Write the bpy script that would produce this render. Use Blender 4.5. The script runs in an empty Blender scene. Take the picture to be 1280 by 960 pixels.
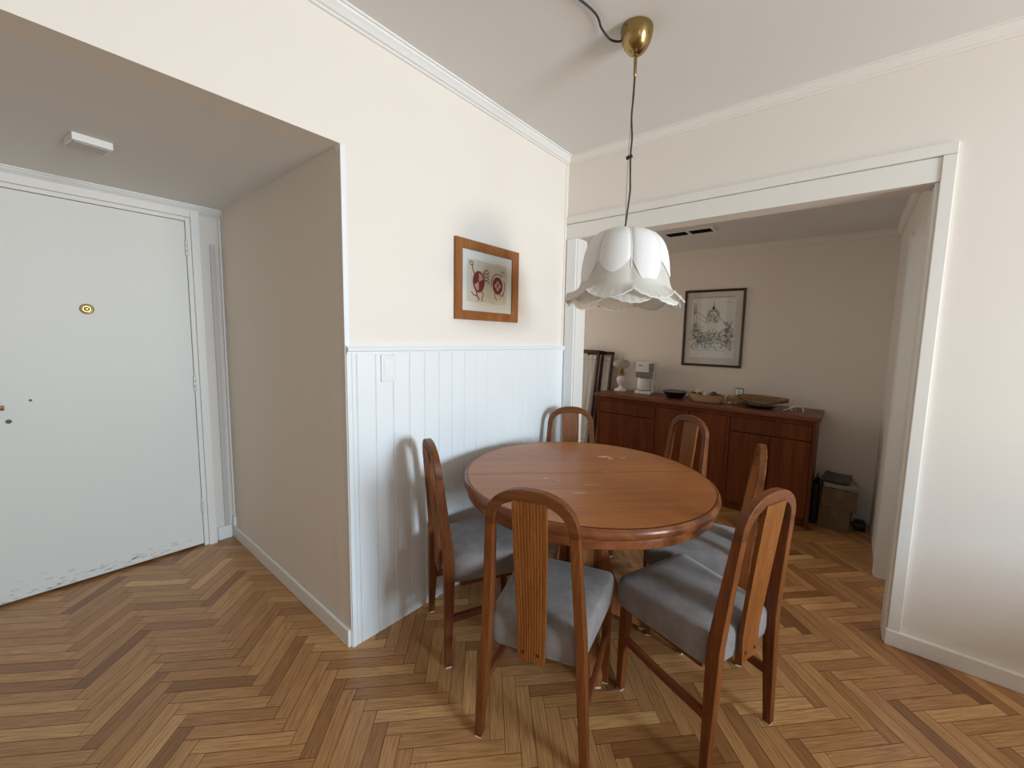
import bpy, bmesh, math, random
from mathutils import Vector, Matrix
rnd = random.Random(7)
S = bpy.context.scene
COL = S.collection
PI = math.pi

# ------------------------------------------------------------------ camera
CAM = (1.5911, -2.351, 1.3433); YAW, PIT, ROL = 0.6609, -0.1001, 0.0235
FPX, PPX, PPY = 502.72, 29.91, -7.03
cd = bpy.data.cameras.new('camera'); cam = bpy.data.objects.new('camera', cd); COL.objects.link(cam)
fw = Vector((-math.sin(YAW)*math.cos(PIT), math.cos(YAW)*math.cos(PIT), math.sin(PIT)))
rt = Vector((math.cos(YAW), math.sin(YAW), 0)); up = rt.cross(fw)
R = math.cos(ROL)*rt + math.sin(ROL)*up; U = -math.sin(ROL)*rt + math.cos(ROL)*up
M4 = Matrix((R, U, -fw)).transposed().to_4x4(); M4.translation = Vector(CAM)
cam.matrix_world = M4
cd.sensor_fit = 'HORIZONTAL'; cd.sensor_width = 36; cd.lens = FPX/1280*36
cd.shift_x = -PPX/1280; cd.shift_y = PPY/1280
cd.clip_start = 0.02
S.camera = cam

# ------------------------------------------------------------------ light and exposure
S.view_settings.view_transform = 'Standard'; S.view_settings.look = 'None'
S.view_settings.gamma = 1.0; S.view_settings.use_curve_mapping = False
S.view_settings.exposure = -1.0
w = bpy.data.worlds.new('world'); S.world = w; w.use_nodes = True
w.node_tree.nodes['Background'].inputs[0].default_value = (0.62, 0.78, 1.0, 1)
w.node_tree.nodes['Background'].inputs[1].default_value = 0.6

def area(name, loc, direction, sx, sy, col, power, spread=180):
    l = bpy.data.lights.new(name, 'AREA'); l.shape = 'RECTANGLE'; l.size = sx; l.size_y = sy
    l.color = col; l.energy = power; l.spread = math.radians(spread)
    o = bpy.data.objects.new(name, l); COL.objects.link(o); o.location = loc
    o.rotation_euler = Vector(direction).to_track_quat('-Z', 'Y').to_euler()
    return o
WX = 5.6                       # wall with the balcony window the daylight comes through
WY0, WY1, WZ0, WZ1 = -2.25, -0.45, 0.12, 2.2
area('window_sky_light', (WX+0.12, -1.62, 1.68), (-1, 0.12, -0.32), 1.1, 0.95, (0.65, 0.83, 1.0), 185, 110)
area('window_ground_light', (WX+0.12, -1.05, 0.68), (-1, 0.02, 0.36), 1.1, 0.9, (1.0, 0.875, 0.71), 74, 110)
NX0, NX1, NZ0, NZ1 = 3.9, 5.3, 0.95, 2.2     # second window, in the wall behind the camera
area('near_window_light', ((NX0+NX1)/2, -4.3-.12, (NZ0+NZ1)/2), (-.45, 1, -0.05), NX1-NX0-.1, NZ1-NZ0-.1, (1.0, 0.93, 0.82), 14, 110)
area('nook_fill_light', (-1.47, .72, 1.35), (1, 0, 0), .8, .9, (1.0, 0.88, 0.75), 13, 160)  # added fill, brightens the nook from its unseen left side
area('passage_fill_light', (3.13, .55, 1.35), (-1, 0, 0), .7, .9, (1.0, 0.95, 0.88), 11, 150)  # added fill for the doorway jamb, spills into the nook

C = bpy.context
# ------------------------------------------------------------------ helpers
def tag(o, label=None, cat=None, group=None, kind=None):
    if label: o['label'] = label
    if cat: o['category'] = cat
    if group: o['group'] = group
    if kind: o['kind'] = kind
    return o
def thing(name, label, cat, loc=(0,0,0), rz=0.0, group=None):
    o = bpy.data.objects.new(name, None); COL.objects.link(o); o.location = loc
    o.rotation_euler = (0,0,rz); o.empty_display_size = .05
    return tag(o, label, cat, group)
def obj(name, bm, mats, parent=None, smooth=False, angle=35):
    me = bpy.data.meshes.new(name)
    bmesh.ops.recalc_face_normals(bm, faces=bm.faces[:])
    if smooth:
        for f in bm.faces: f.smooth = True
        for e in bm.edges:
            if len(e.link_faces) == 2 and e.calc_face_angle(0) > math.radians(angle): e.smooth = False
    bm.to_mesh(me); bm.free()
    if not isinstance(mats, (list, tuple)): mats = [mats]
    for m in mats: me.materials.append(m)
    o = bpy.data.objects.new(name, me); COL.objects.link(o)
    if parent: o.parent = parent
    return o
def struct(name, bm, mats, parent=None, smooth=False):
    o = obj(name, bm, mats, parent, smooth)
    if not parent: o['kind'] = 'structure'
    return o
def box(bm, x0, y0, z0, x1, y1, z1, bev=0.0, seg=2, mi=0):
    vs = [bm.verts.new((x, y, z)) for x in (x0, x1) for y in (y0, y1) for z in (z0, z1)]
    fs = []
    for q in ((0,1,3,2),(4,6,7,5),(0,4,5,1),(2,3,7,6),(0,2,6,4),(1,5,7,3)):
        f = bm.faces.new([vs[i] for i in q]); f.material_index = mi; fs.append(f)
    if bev:
        es = list({e for f in fs for e in f.edges})
        r = bmesh.ops.bevel(bm, geom=es, offset=bev, segments=seg, affect='EDGES', profile=.6)
        for f in r['faces']: f.material_index = mi
    return vs
def B(*a, **k):
    bm = bmesh.new(); box(bm, *a, **k); return bm
def grid_surface(bm, rows, close_u=False, close_v=False, mi=0):
    V = [[bm.verts.new(p) for p in r] for r in rows]
    n, m = len(V), len(V[0])
    for i in range(n if close_v else n-1):
        for j in range(m if close_u else m-1):
            q = [V[i][j], V[i][(j+1) % m], V[(i+1) % n][(j+1) % m], V[(i+1) % n][j]]
            try:
                f = bm.faces.new(q); f.material_index = mi
            except ValueError: pass
    return V
def lathe(bm, prof, seg=32, cx=0, cy=0, cz=0, sx=1, sy=1, rot=0, mi=0, cap=True):
    rows = []
    for r, z in prof:
        row = []
        for k in range(seg):
            a = 2*PI*k/seg
            x, y = r*sx*math.cos(a), r*sy*math.sin(a)
            row.append((cx+x*math.cos(rot)-y*math.sin(rot), cy+x*math.sin(rot)+y*math.cos(rot), cz+z))
        rows.append(row)
    V = grid_surface(bm, rows, close_u=True, mi=mi)
    if cap:
        for row in (V[0], V[-1]):
            try: bm.faces.new(row).material_index = mi
            except ValueError: pass
    return V
def sweep(bm, pts, ws, ds, dnorm=(0,1,0), ch=.25, mi=0):
    """rounded rectangular bar along pts; ws = width in the plane square to dnorm, ds = depth along dnorm"""
    n = len(pts); rows = []
    P = [Vector(p) for p in pts]
    if not isinstance(ws, (list, tuple)): ws = [ws]*n
    if not isinstance(ds, (list, tuple)): ds = [ds]*n
    for i in range(n):
        t = (P[min(i+1, n-1)]-P[max(i-1, 0)]).normalized()
        s = t.cross(Vector(dnorm)).normalized(); d = s.cross(t).normalized()
        hw, hd = ws[i]/2, ds[i]/2; c = ch*min(hw, hd)*2*.5
        k = c*.3
        prof = [(-hw, -hd+c), (-hw+k, -hd+k), (-hw+c, -hd), (hw-c, -hd), (hw-k, -hd+k), (hw, -hd+c),
                (hw, hd-c), (hw-k, hd-k), (hw-c, hd), (-hw+c, hd), (-hw+k, hd-k), (-hw, hd-c)]
        rows.append([P[i]+s*a+d*b for a, b in prof])
    V = grid_surface(bm, rows, close_u=True, mi=mi)
    bm.faces.new(V[0]).material_index = mi; bm.faces.new(V[-1]).material_index = mi
def tube(bm, pts, r, seg=8, mi=0):
    P = [Vector(p) for p in pts]; rows = []
    n = len(P); ref = Vector((0.31, 0.52, 0.8))
    for i in range(n):
        t = (P[min(i+1, n-1)]-P[max(i-1, 0)]).normalized()
        s = t.cross(ref).normalized(); d = s.cross(t)
        rr = r[i] if isinstance(r, (list, tuple)) else r
        rows.append([P[i]+s*rr*math.cos(2*PI*k/seg)+d*rr*math.sin(2*PI*k/seg) for k in range(seg)])
    V = grid_surface(bm, rows, close_u=True, mi=mi)
    for row in (V[0], V[-1]):
        bm.faces.new(row).material_index = mi
def prism(bm, poly, axis, a, b, mi=0):
    """polygon (2-tuples) extruded along axis from a to b"""
    def mk(p, t):
        return {0: (t, p[0], p[1]), 1: (p[0], t, p[1]), 2: (p[0], p[1], t)}[axis]
    A = [bm.verts.new(mk(p, a)) for p in poly]; Bv = [bm.verts.new(mk(p, b)) for p in poly]
    n = len(poly)
    bm.faces.new(A).material_index = mi; bm.faces.new(Bv[::-1]).material_index = mi
    for i in range(n): bm.faces.new([A[i], Bv[i], Bv[(i+1) % n], A[(i+1) % n]]).material_index = mi
def catmull(pts, n=6):
    P = [Vector(p) for p in pts]; out = []
    for i in range(len(P)-1):
        p0, p1, p2, p3 = P[max(i-1,0)], P[i], P[i+1], P[min(i+2,len(P)-1)]
        for k in range(n):
            t = k/n
            out.append(.5*((2*p1)+(-p0+p2)*t+(2*p0-5*p1+4*p2-p3)*t*t+(-p0+3*p1-3*p2+p3)*t**3))
    out.append(P[-1]); return out
def copy_tree(o, parent=None):
    c = o.copy(); COL.objects.link(c)
    if parent: c.parent = parent; c.matrix_parent_inverse = o.matrix_parent_inverse.copy()
    for ch in list(o.children): copy_tree(ch, c)
    return c

# ------------------------------------------------------------------ materials
def mat(name, col, rough=.6, metal=0.0, bump=0.0, bscale=60, var=0.0, vscale=3, spec=.5, coat=0.0):
    m = bpy.data.materials.new(name); m.use_nodes = True; N = m.node_tree.nodes; L = m.node_tree.links
    b = N['Principled BSDF']; b.inputs['Base Color'].default_value = (*col, 1)
    b.inputs['Roughness'].default_value = rough; b.inputs['Metallic'].default_value = metal
    b.inputs['Specular IOR Level'].default_value = spec
    if coat: b.inputs['Coat Weight'].default_value = coat; b.inputs['Coat Roughness'].default_value = .08
    tc = N.new('ShaderNodeTexCoord')
    if var:
        nz = N.new('ShaderNodeTexNoise'); nz.inputs['Scale'].default_value = vscale; nz.inputs['Detail'].default_value = 4
        L.new(tc.outputs['Object'], nz.inputs['Vector'])
        mx = N.new('ShaderNodeMix'); mx.data_type = 'RGBA'
        mx.inputs['A'].default_value = (*[c*(1-var) for c in col], 1); mx.inputs['B'].default_value = (*[min(1, c*(1+var)) for c in col], 1)
        L.new(nz.outputs['Fac'], mx.inputs['Factor']); L.new(mx.outputs['Result'], b.inputs['Base Color'])
    if bump:
        n2 = N.new('ShaderNodeTexNoise'); n2.inputs['Scale'].default_value = bscale; n2.inputs['Detail'].default_value = 3
        L.new(tc.outputs['Object'], n2.inputs['Vector'])
        bp = N.new('ShaderNodeBump'); bp.inputs['Strength'].default_value = bump; bp.inputs['Distance'].default_value = .004
        L.new(n2.outputs['Fac'], bp.inputs['Height']); L.new(bp.outputs['Normal'], b.inputs['Normal'])
    return m
def wood(name, dark, mid, light, axis, rough=.35, fine=120, rot=0.0, coat=0.0, marks=False, amt=1.0):
    m = bpy.data.materials.new(name); m.use_nodes = True; N = m.node_tree.nodes; L = m.node_tree.links
    b = N['Principled BSDF']; b.inputs['Roughness'].default_value = rough; b.inputs['Specular IOR Level'].default_value = .3
    if coat: b.inputs['Coat Weight'].default_value = coat; b.inputs['Coat Roughness'].default_value = .15
    tc = N.new('ShaderNodeTexCoord'); mp = N.new('ShaderNodeMapping')
    if rot:
        mr = N.new('ShaderNodeMapping'); mr.inputs['Rotation'].default_value = (0, 0, rot)
        L.new(tc.outputs['Object'], mr.inputs['Vector']); L.new(mr.outputs['Vector'], mp.inputs['Vector'])
    else: L.new(tc.outputs['Object'], mp.inputs['Vector'])
    s = [fine, fine, fine]; s[axis] = fine*.045; mp.inputs['Scale'].default_value = s
    n1 = N.new('ShaderNodeTexNoise'); n1.inputs['Scale'].default_value = 1; n1.inputs['Detail'].default_value = 5
    n1.inputs['Distortion'].default_value = .4; L.new(mp.outputs['Vector'], n1.inputs['Vector'])
    n2 = N.new('ShaderNodeTexNoise'); n2.inputs['Scale'].default_value = .13; n2.inputs['Detail'].default_value = 3
    L.new(mp.outputs['Vector'], n2.inputs['Vector'])
    md = N.new('ShaderNodeMath'); md.operation = 'MULTIPLY_ADD'; md.inputs[1].default_value = .55
    L.new(n1.outputs['Fac'], md.inputs[0])
    mm = N.new('ShaderNodeMath'); mm.operation = 'MULTIPLY'; mm.inputs[1].default_value = .45
    L.new(n2.outputs['Fac'], mm.inputs[0]); L.new(mm.outputs[0], md.inputs[2])
    cr = N.new('ShaderNodeValToRGB'); e = cr.color_ramp.elements
    e[0].position = .5-.16/amt; e[0].color = (*dark, 1); e[1].position = .5+.16/amt; e[1].color = (*light, 1)
    x = cr.color_ramp.elements.new(.5); x.color = (*mid, 1)
    L.new(md.outputs[0], cr.inputs['Fac']); out = cr.outputs['Color']
    if marks:          # pale scuffs and rubbed spots on the table top
        vz = N.new('ShaderNodeTexNoise'); vz.inputs['Scale'].default_value = 38; vz.inputs['Detail'].default_value = 4
        L.new(tc.outputs['Object'], vz.inputs['Vector'])
        va = N.new('ShaderNodeVectorMath'); va.operation = 'SCALE'; va.inputs['Scale'].default_value = .035
        L.new(vz.outputs['Color'], va.inputs[0])
        vb = N.new('ShaderNodeVectorMath'); vb.operation = 'ADD'; L.new(tc.outputs['Object'], vb.inputs[0]); L.new(va.outputs[0], vb.inputs[1])
        fac = None
        for px, py, rx, ry, st in SCUFFS:
            vs = N.new('ShaderNodeVectorMath'); vs.operation = 'SUBTRACT'; vs.inputs[1].default_value = (px+.0175, py+.0175, TH+.0175); L.new(vb.outputs[0], vs.inputs[0])
            vm = N.new('ShaderNodeVectorMath'); vm.operation = 'MULTIPLY'; vm.inputs[1].default_value = (1/rx, 1/ry, 0); L.new(vs.outputs[0], vm.inputs[0])
            vl = N.new('ShaderNodeVectorMath'); vl.operation = 'LENGTH'; L.new(vm.outputs[0], vl.inputs[0])
            mr2 = N.new('ShaderNodeMapRange'); mr2.inputs['From Min'].default_value = 1.0; mr2.inputs['From Max'].default_value = .6; mr2.inputs['To Max'].default_value = st
            L.new(vl.outputs['Value'], mr2.inputs['Value'])
            if fac is None: fac = mr2.outputs[0]
            else:
                ad = N.new('ShaderNodeMath'); ad.operation = 'MAXIMUM'; L.new(fac, ad.inputs[0]); L.new(mr2.outputs[0], ad.inputs[1]); fac = ad.outputs[0]
        mx = N.new('ShaderNodeMix'); mx.data_type = 'RGBA'; mx.inputs['B'].default_value = (.78, .55, .38, 1)
        L.new(fac, mx.inputs['Factor']); L.new(out, mx.inputs['A']); out = mx.outputs['Result']
    L.new(out, b.inputs['Base Color'])
    bp = N.new('ShaderNodeBump'); bp.inputs['Strength'].default_value = .12; bp.inputs['Distance'].default_value = .001
    L.new(n1.outputs['Fac'], bp.inputs['Height']); L.new(bp.outputs['Normal'], b.inputs['Normal'])
    return m
TH = .75
SCUFFS = [(0.1529, 0.236, 0.04, 0.014, 0.75), (0.1817, 0.2083, 0.016, 0.009, 0.8), (0.2479, 0.2193, 0.02, 0.009, 0.8), (-0.1863, -0.0662, 0.012, 0.006, 0.5), (-0.0759, -0.2312, 0.03, 0.012, 0.22), (-0.0052, -0.1493, 0.05, 0.012, 0.16), (-0.2476, -0.1988, 0.02, 0.006, 0.8), (0.2438, -0.3536, 0.03, 0.008, 0.15), (-0.1279, -0.0878, 0.008, 0.008, 0.3), (0.1074, 0.0047, 0.02, 0.015, 0.15)]
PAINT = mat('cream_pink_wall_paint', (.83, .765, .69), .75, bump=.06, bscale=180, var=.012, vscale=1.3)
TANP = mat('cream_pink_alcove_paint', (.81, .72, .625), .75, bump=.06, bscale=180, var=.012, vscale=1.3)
CEIL = mat('ceiling_paint', (.79, .775, .75), .85, bump=.05, bscale=120)
WHITE = mat('white_enamel', (.86, .86, .84), .38, bump=.05, bscale=40, var=.012, vscale=5)
WAIN = mat('white_wainscot_enamel', (.85, .87, .87), .35, bump=.05, bscale=50, var=.01, vscale=5)
TRIM = mat('ivory_trim_paint', (.83, .80, .74), .45, bump=.04, bscale=60)
DOORW = mat('door_enamel', (.80, .785, .725), .48, bump=.08, bscale=14, var=.015, vscale=3)
DARK = mat('dark_gap', (.02, .017, .015), .8)
CHAIRW = wood('chair_wood', (.09, .024, .006), (.152, .043, .010), (.22, .070, .016), 2, .42, 130)
CHAIRX = wood('chair_wood_crosswise', (.088, .025, .006), (.145, .044, .011), (.21, .070, .018), 0, .42, 130)
CHAIRY = wood('chair_wood_lengthwise', (.10, .025, .009), (.16, .045, .016), (.23, .07, .026), 1, .35, 130)
SPLATW = wood('splat_wood', (.155, .045, .009), (.21, .065, .013), (.275, .096, .021), 2, .42, 210)
TABLEW = wood('table_top_wood', (.27, .085, .018), (.345, .112, .024), (.415, .147, .036), 0, .30, 60, coat=.08, marks=True)
TABLER = wood('table_rim_wood', (.13, .038, .011), (.20, .06, .018), (.27, .09, .030), 0, .32, 50, coat=.12)
TABLEP = wood('table_pedestal_wood', (.22, .07, .022), (.33, .12, .04), (.42, .17, .06), 2, .35, 90)
SIDEW = wood('sideboard_wood', (.095, .022, .005), (.14, .035, .008), (.19, .053, .012), 2, .42, 90)
SIDET = wood('sideboard_top_wood', (.12, .038, .018), (.17, .058, .027), (.22, .08, .037), 0, .38, 80)
FRAMEW = wood('picture_frame_wood', (.22, .075, .02), (.32, .12, .035), (.42, .17, .055), 2, .4, 130)
DKWOOD = wood('dark_mahogany', (.03, .008, .006), (.055, .014, .010), (.085, .022, .014), 0, .35, 100)
BRASS = mat('aged_brass', (.36, .25, .10), .24, 1.0, var=.15, vscale=30)
BRASSL = mat('polished_brass', (.62, .46, .18), .25, 1.0)
CHROME = mat('painted_metal', (.72, .71, .66), .4, .3)
CABLE = mat('dark_brown_cable', (.035, .026, .02), .6)
WIRE = mat('steel_wire', (.42, .40, .37), .4, .8)
PLASTIC = mat('white_plastic', (.84, .83, .80), .4)
GREYP = mat('grey_plastic', (.22, .22, .22), .4)
BLACK = mat('black_glaze', (.012, .012, .014), .2)
PORC = mat('white_porcelain', (.80, .77, .73), .25)
SHELL = mat('pale_shell', (.72, .62, .54), .45, var=.2, vscale=40)
DSHELL = mat('dark_brown_shell', (.08, .045, .03), .5, var=.3, vscale=60)
WICKER = mat('woven_straw', (.40, .25, .13), .75, bump=.8, bscale=120, var=.35, vscale=90)
BOATW = wood('olive_wood', (.12, .06, .03), (.24, .13, .065), (.36, .21, .11), 0, .45, 60)
CARD = mat('brown_cardboard', (.15, .095, .048), .8, var=.1, vscale=8)
TAPE = mat('parcel_tape', (.17, .11, .055), .35)
PAPER = mat('newsprint', (.36, .33, .29), .85, var=.12, vscale=30)
FELT = mat('white_felt', (.75, .72, .66), .9)
CLOTHW = mat('white_gathered_cotton', (.86, .85, .82), .85, bump=.3, bscale=90)

def fabric():
    m = bpy.data.materials.new('grey_lilac_upholstery'); m.use_nodes = True; N = m.node_tree.nodes; L = m.node_tree.links
    b = N['Principled BSDF']; b.inputs['Roughness'].default_value = .9
    b.inputs['Sheen Weight'].default_value = .25; b.inputs['Specular IOR Level'].default_value = .2
    tc = N.new('ShaderNodeTexCoord')
    n = N.new('ShaderNodeTexNoise'); n.inputs['Scale'].default_value = 14; n.inputs['Detail'].default_value = 8; n.inputs['Roughness'].default_value = .7
    L.new(tc.outputs['Object'], n.inputs['Vector'])
    r = N.new('ShaderNodeValToRGB'); r.color_ramp.elements[0].position = .3; r.color_ramp.elements[0].color = (.17, .143, .130, 1)
    r.color_ramp.elements[1].position = .7; r.color_ramp.elements[1].color = (.28, .243, .224, 1)
    L.new(n.outputs['Fac'], r.inputs['Fac']); L.new(r.outputs['Color'], b.inputs['Base Color'])
    n2 = N.new('ShaderNodeTexNoise'); n2.inputs['Scale'].default_value = 420; L.new(tc.outputs['Object'], n2.inputs['Vector'])
    bp = N.new('ShaderNodeBump'); bp.inputs['Strength'].default_value = .35; bp.inputs['Distance'].default_value = .002
    L.new(n2.outputs['Fac'], bp.inputs['Height']); L.new(bp.outputs['Normal'], b.inputs['Normal'])
    return m
FABRIC = fabric()
def glass(name='clear_glass', gl=.10):
    m = bpy.data.materials.new(name); m.use_nodes = True; N = m.node_tree.nodes; L = m.node_tree.links
    N.remove(N['Principled BSDF']); o = N['Material Output']
    t = N.new('ShaderNodeBsdfTransparent'); g = N.new('ShaderNodeBsdfGlossy'); g.inputs['Roughness'].default_value = .03
    t.inputs[0].default_value = (.96, .97, .96, 1)
    f0 = N.new('ShaderNodeLayerWeight'); f0.inputs['Blend'].default_value = .5; f1 = N.new('ShaderNodeMath'); f1.operation = 'POWER'; f1.inputs[1].default_value = 4; L.new(f0.outputs['Facing'], f1.inputs[0]); f = N.new('ShaderNodeMath'); f.operation = 'MULTIPLY_ADD'; f.inputs[1].default_value = .8; f.inputs[2].default_value = .045; L.new(f1.outputs[0], f.inputs[0])
    mx = N.new('ShaderNodeMixShader'); L.new(f.outputs[0], mx.inputs[0]); L.new(t.outputs[0], mx.inputs[1]); L.new(g.outputs[0], mx.inputs[2])
    L.new(mx.outputs[0], o.inputs['Surface']); return m
GLASS = glass()
def shade_mat(name, col, tr, bump=.0):
    m = bpy.data.materials.new(name); m.use_nodes = True; N = m.node_tree.nodes; L = m.node_tree.links
    N.remove(N['Principled BSDF']); o = N['Material Output']
    d = N.new('ShaderNodeBsdfDiffuse'); d.inputs[0].default_value = (*col, 1)
    t = N.new('ShaderNodeBsdfTranslucent'); t.inputs[0].default_value = (*col, 1)
    tc = N.new('ShaderNodeTexCoord'); n = N.new('ShaderNodeTexNoise'); n.inputs['Scale'].default_value = 160
    L.new(tc.outputs['Object'], n.inputs['Vector'])
    if bump:
        bp = N.new('ShaderNodeBump'); bp.inputs['Strength'].default_value = bump; bp.inputs['Distance'].default_value = .004
        L.new(n.outputs['Fac'], bp.inputs['Height'])
        L.new(bp.outputs['Normal'], d.inputs['Normal']); L.new(bp.outputs['Normal'], t.inputs['Normal'])
    mx = N.new('ShaderNodeMixShader'); mx.inputs[0].default_value = tr
    L.new(d.outputs[0], mx.inputs[1]); L.new(t.outputs[0], mx.inputs[2]); L.new(mx.outputs[0], o.inputs['Surface']); return m
PETAL = shade_mat('white_satin_petal', (.90, .89, .87), .25)
VOILE = shade_mat('sheer_cream_voile', (.80, .77, .70), .42, .15)
LACE = shade_mat('cream_lace_edge', (.84, .81, .75), .35, .9)

def floor_mat():
    m = bpy.data.materials.new('herringbone_parquet_oak'); m.use_nodes = True; N = m.node_tree.nodes; L = m.node_tree.links
    b = N['Principled BSDF']
    at = N.new('ShaderNodeAttribute'); at.attribute_name = 'plank'
    cr = N.new('ShaderNodeValToRGB'); el = cr.color_ramp.elements
    el[0].position = 0; el[0].color = (.225, .094, .031, 1); el[1].position = 1; el[1].color = (.70, .42, .18, 1)
    for p, c in ((.15, (.33, .155, .056)), (.45, (.465, .238, .093)), (.8, (.58, .32, .13))):
        e = el.new(p); e.color = (*c, 1)
    L.new(at.outputs['Fac'], cr.inputs['Fac'])
    uv = N.new('ShaderNodeUVMap'); mp = N.new('ShaderNodeMapping'); mp.inputs['Scale'].default_value = (9, 190, 1)
    L.new(uv.outputs[0], mp.inputs['Vector'])
    n = N.new('ShaderNodeTexNoise'); n.inputs['Scale'].default_value = 1; n.inputs['Detail'].default_value = 6; n.inputs['Distortion'].default_value = .6
    L.new(mp.outputs['Vector'], n.inputs['Vector'])
    r2 = N.new('ShaderNodeValToRGB'); r2.color_ramp.elements[0].position = .3; r2.color_ramp.elements[0].color = (.70, .63, .57, 1)
    r2.color_ramp.elements[1].position = .62; r2.color_ramp.elements[1].color = (1.1, 1.08, 1.06, 1)
    L.new(n.outputs['Fac'], r2.inputs['Fac'])
    mx = N.new('ShaderNodeMix'); mx.data_type = 'RGBA'; mx.blend_type = 'MULTIPLY'; mx.inputs['Factor'].default_value = 1
    L.new(cr.outputs['Color'], mx.inputs['A']); L.new(r2.outputs['Color'], mx.inputs['B']); L.new(mx.outputs['Result'], b.inputs['Base Color'])
    b.inputs['Roughness'].default_value = .29
    bp = N.new('ShaderNodeBump'); bp.inputs['Strength'].default_value = .08; bp.inputs['Distance'].default_value = .001
    L.new(n.outputs['Fac'], bp.inputs['Height']); L.new(bp.outputs['Normal'], b.inputs['Normal'])
    return m
FLOORM = floor_mat()

# ------------------------------------------------------------------ room dimensions
L_ = 1.549; MX = -1.52; H2 = 2.062; HC = 2.54; HB = 2.5; XJ = 1.866; D = 1.511; XR = 1.81; HF = 2.17
BK = -4.3; TB = .12; AY = -2.95; FL = -1.35
# ------------------------------------------------------------------ floor: every strip of the herringbone, one mesh
bm = bmesh.new()
lay = bm.faces.layers.float.new('plank'); uvl = bm.loops.layers.uv.new('UVMap')
PW = .05; NP = 6; G = .0008
r2 = math.sqrt(.5)
def inside(x, y, g=.22):
    return (-g < x < WX+g and BK-g < y < .05) or (MX-g < x < .1 and AY-g < y < -L_+g) or (FL-g < x < XR+.9 and -.05 < y < D+g)
for i in range(-130, 190):
    for j in range(-110, 190):
        k = (i-j) % (2*NP)
        if k == 0: u0, u1, v0, v1, al = i, i+NP, j, j+1, 0
        elif k == 2*NP-1: u0, u1, v0, v1, al = i, i+1, j, j+NP, 1
        else: continue
        U0, U1, V0, V1 = [PW*(t+o) for t, o in ((u0, 1.79), (u1, 1.79), (v0, .27), (v1, .27))]
        cu, cv = (U0+U1)/2, (V0+V1)/2
        if not inside((cu+cv)*r2, (cu-cv)*r2): continue
        q = [(U0+G, V0+G), (U1-G, V0+G), (U1-G, V1-G), (U0+G, V1-G)]
        vs = [bm.verts.new(((a+b)*r2, (a-b)*r2, 0)) for a, b in q]
        f = bm.faces.new(vs[::-1])
        f[lay] = min(1, max(0, rnd.gauss(.5, .2)))
        ou, ov = rnd.random()*9, rnd.random()*9
        for lp in f.loops:
            x, y = lp.vert.co.x, lp.vert.co.y
            a, b = (x+y)*r2, (x-y)*r2
            lp[uvl].uv = (a+ou, b+ov) if al == 0 else (b+ou, a+ov)
for f in bm.faces:
    f.normal_update()
    if f.normal.z < 0: f.normal_flip()
box(bm, FL-.3, BK-.3, -.12, WX+.3, D+.3, -.0015, mi=1)
me = bpy.data.meshes.new('floor'); bm.to_mesh(me); bm.free()
me.materials.append(FLOORM); me.materials.append(mat('parquet_gap', (.07, .035, .015), .8))
fo = bpy.data.objects.new('floor', me); COL.objects.link(fo); fo['kind'] = 'structure'

# ------------------------------------------------------------------ walls, ceilings
T = .15
bm = bmesh.new(); box(bm, -T, BK-T, HC, WX+T, TB, HC+.1); struct('ceiling', bm, CEIL)
bm = bmesh.new(); box(bm, FL-T, TB, HF, XR+1.3, D+T, HF+.1); box(bm, FL-T, 0, HF, -T, TB, HF+.1); struct('ceiling_dining_nook', bm, CEIL)
# wall on the left of the table (its end, the reveal of the entrance alcove, is the tan face)
bm = bmesh.new()
box(bm, -.12, -L_, 0, 0, 0, HC)                 # wall with wainscot
box(bm, -.12, AY, H2, 0, -L_, HC)               # header over the alcove
box(bm, -.12, BK, 0, 0, AY, HC)                 # beyond the alcove
struct('wall_left', bm, PAINT)
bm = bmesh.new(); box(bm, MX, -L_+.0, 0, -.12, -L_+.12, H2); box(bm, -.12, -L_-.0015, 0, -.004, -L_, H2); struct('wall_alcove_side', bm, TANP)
bm = bmesh.new(); box(bm, MX-.12, AY-.12, 0, -.12, AY, H2+.1); struct('wall_alcove_near', bm, PAINT)
bm = bmesh.new(); box(bm, MX-.12, AY, H2, -.12, -L_+.12, H2+.1); struct('ceiling_alcove', bm, CEIL)
bm = bmesh.new()
box(bm, MX-.12, -1.655, 0, MX, -L_+.12, H2); box(bm, MX-.12, AY, 0, MX, -2.60, H2); box(bm, MX-.12, -2.60, 2.035, MX, -1.655, H2)
box(bm, MX-.14, -2.60, 0, MX-.06, -1.655, 2.035)
struct('wall_entrance', bm, PAINT)
# wall with the wide opening
bm = bmesh.new()
box(bm, FL-T, 0, 0, .0, TB, HC); box(bm, 0, 0, 0, .088, TB, 2.05); box(bm, 0, 0, 2.018, XR+.012, TB, HC); box(bm, XR+.012, 0, 0, WX+T, TB, HC)
struct('wall_back', bm, PAINT)
bm = bmesh.new()
box(bm, WX, BK, 0, WX+T, WY0, HC); box(bm, WX, WY1, 0, WX+T, TB, HC); box(bm, WX, WY0, 0, WX+T, WY1, WZ0); box(bm, WX, WY0, WZ1, WX+T, WY1, HC)
struct('wall_window', bm, PAINT)
bm = bmesh.new()
box(bm, -.12, BK-T, 0, NX0, BK, HC); box(bm, NX1, BK-T, 0, WX+T, BK, HC); box(bm, NX0, BK-T, 0, NX1, BK, NZ0); box(bm, NX0, BK-T, NZ1, NX1, BK, HC)
struct('wall_near', bm, PAINT)
bm = bmesh.new()
for x in (NX0, (NX0+NX1)/2-.03, NX1-.06): box(bm, x, BK-.09, NZ0, x+.06, BK-.03, NZ1, .004)
for z in (NZ0, NZ1-.06): box(bm, NX0, BK-.089, z, NX1, BK-.031, z+.06)
struct('window_2', bm, WHITE)
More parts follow.
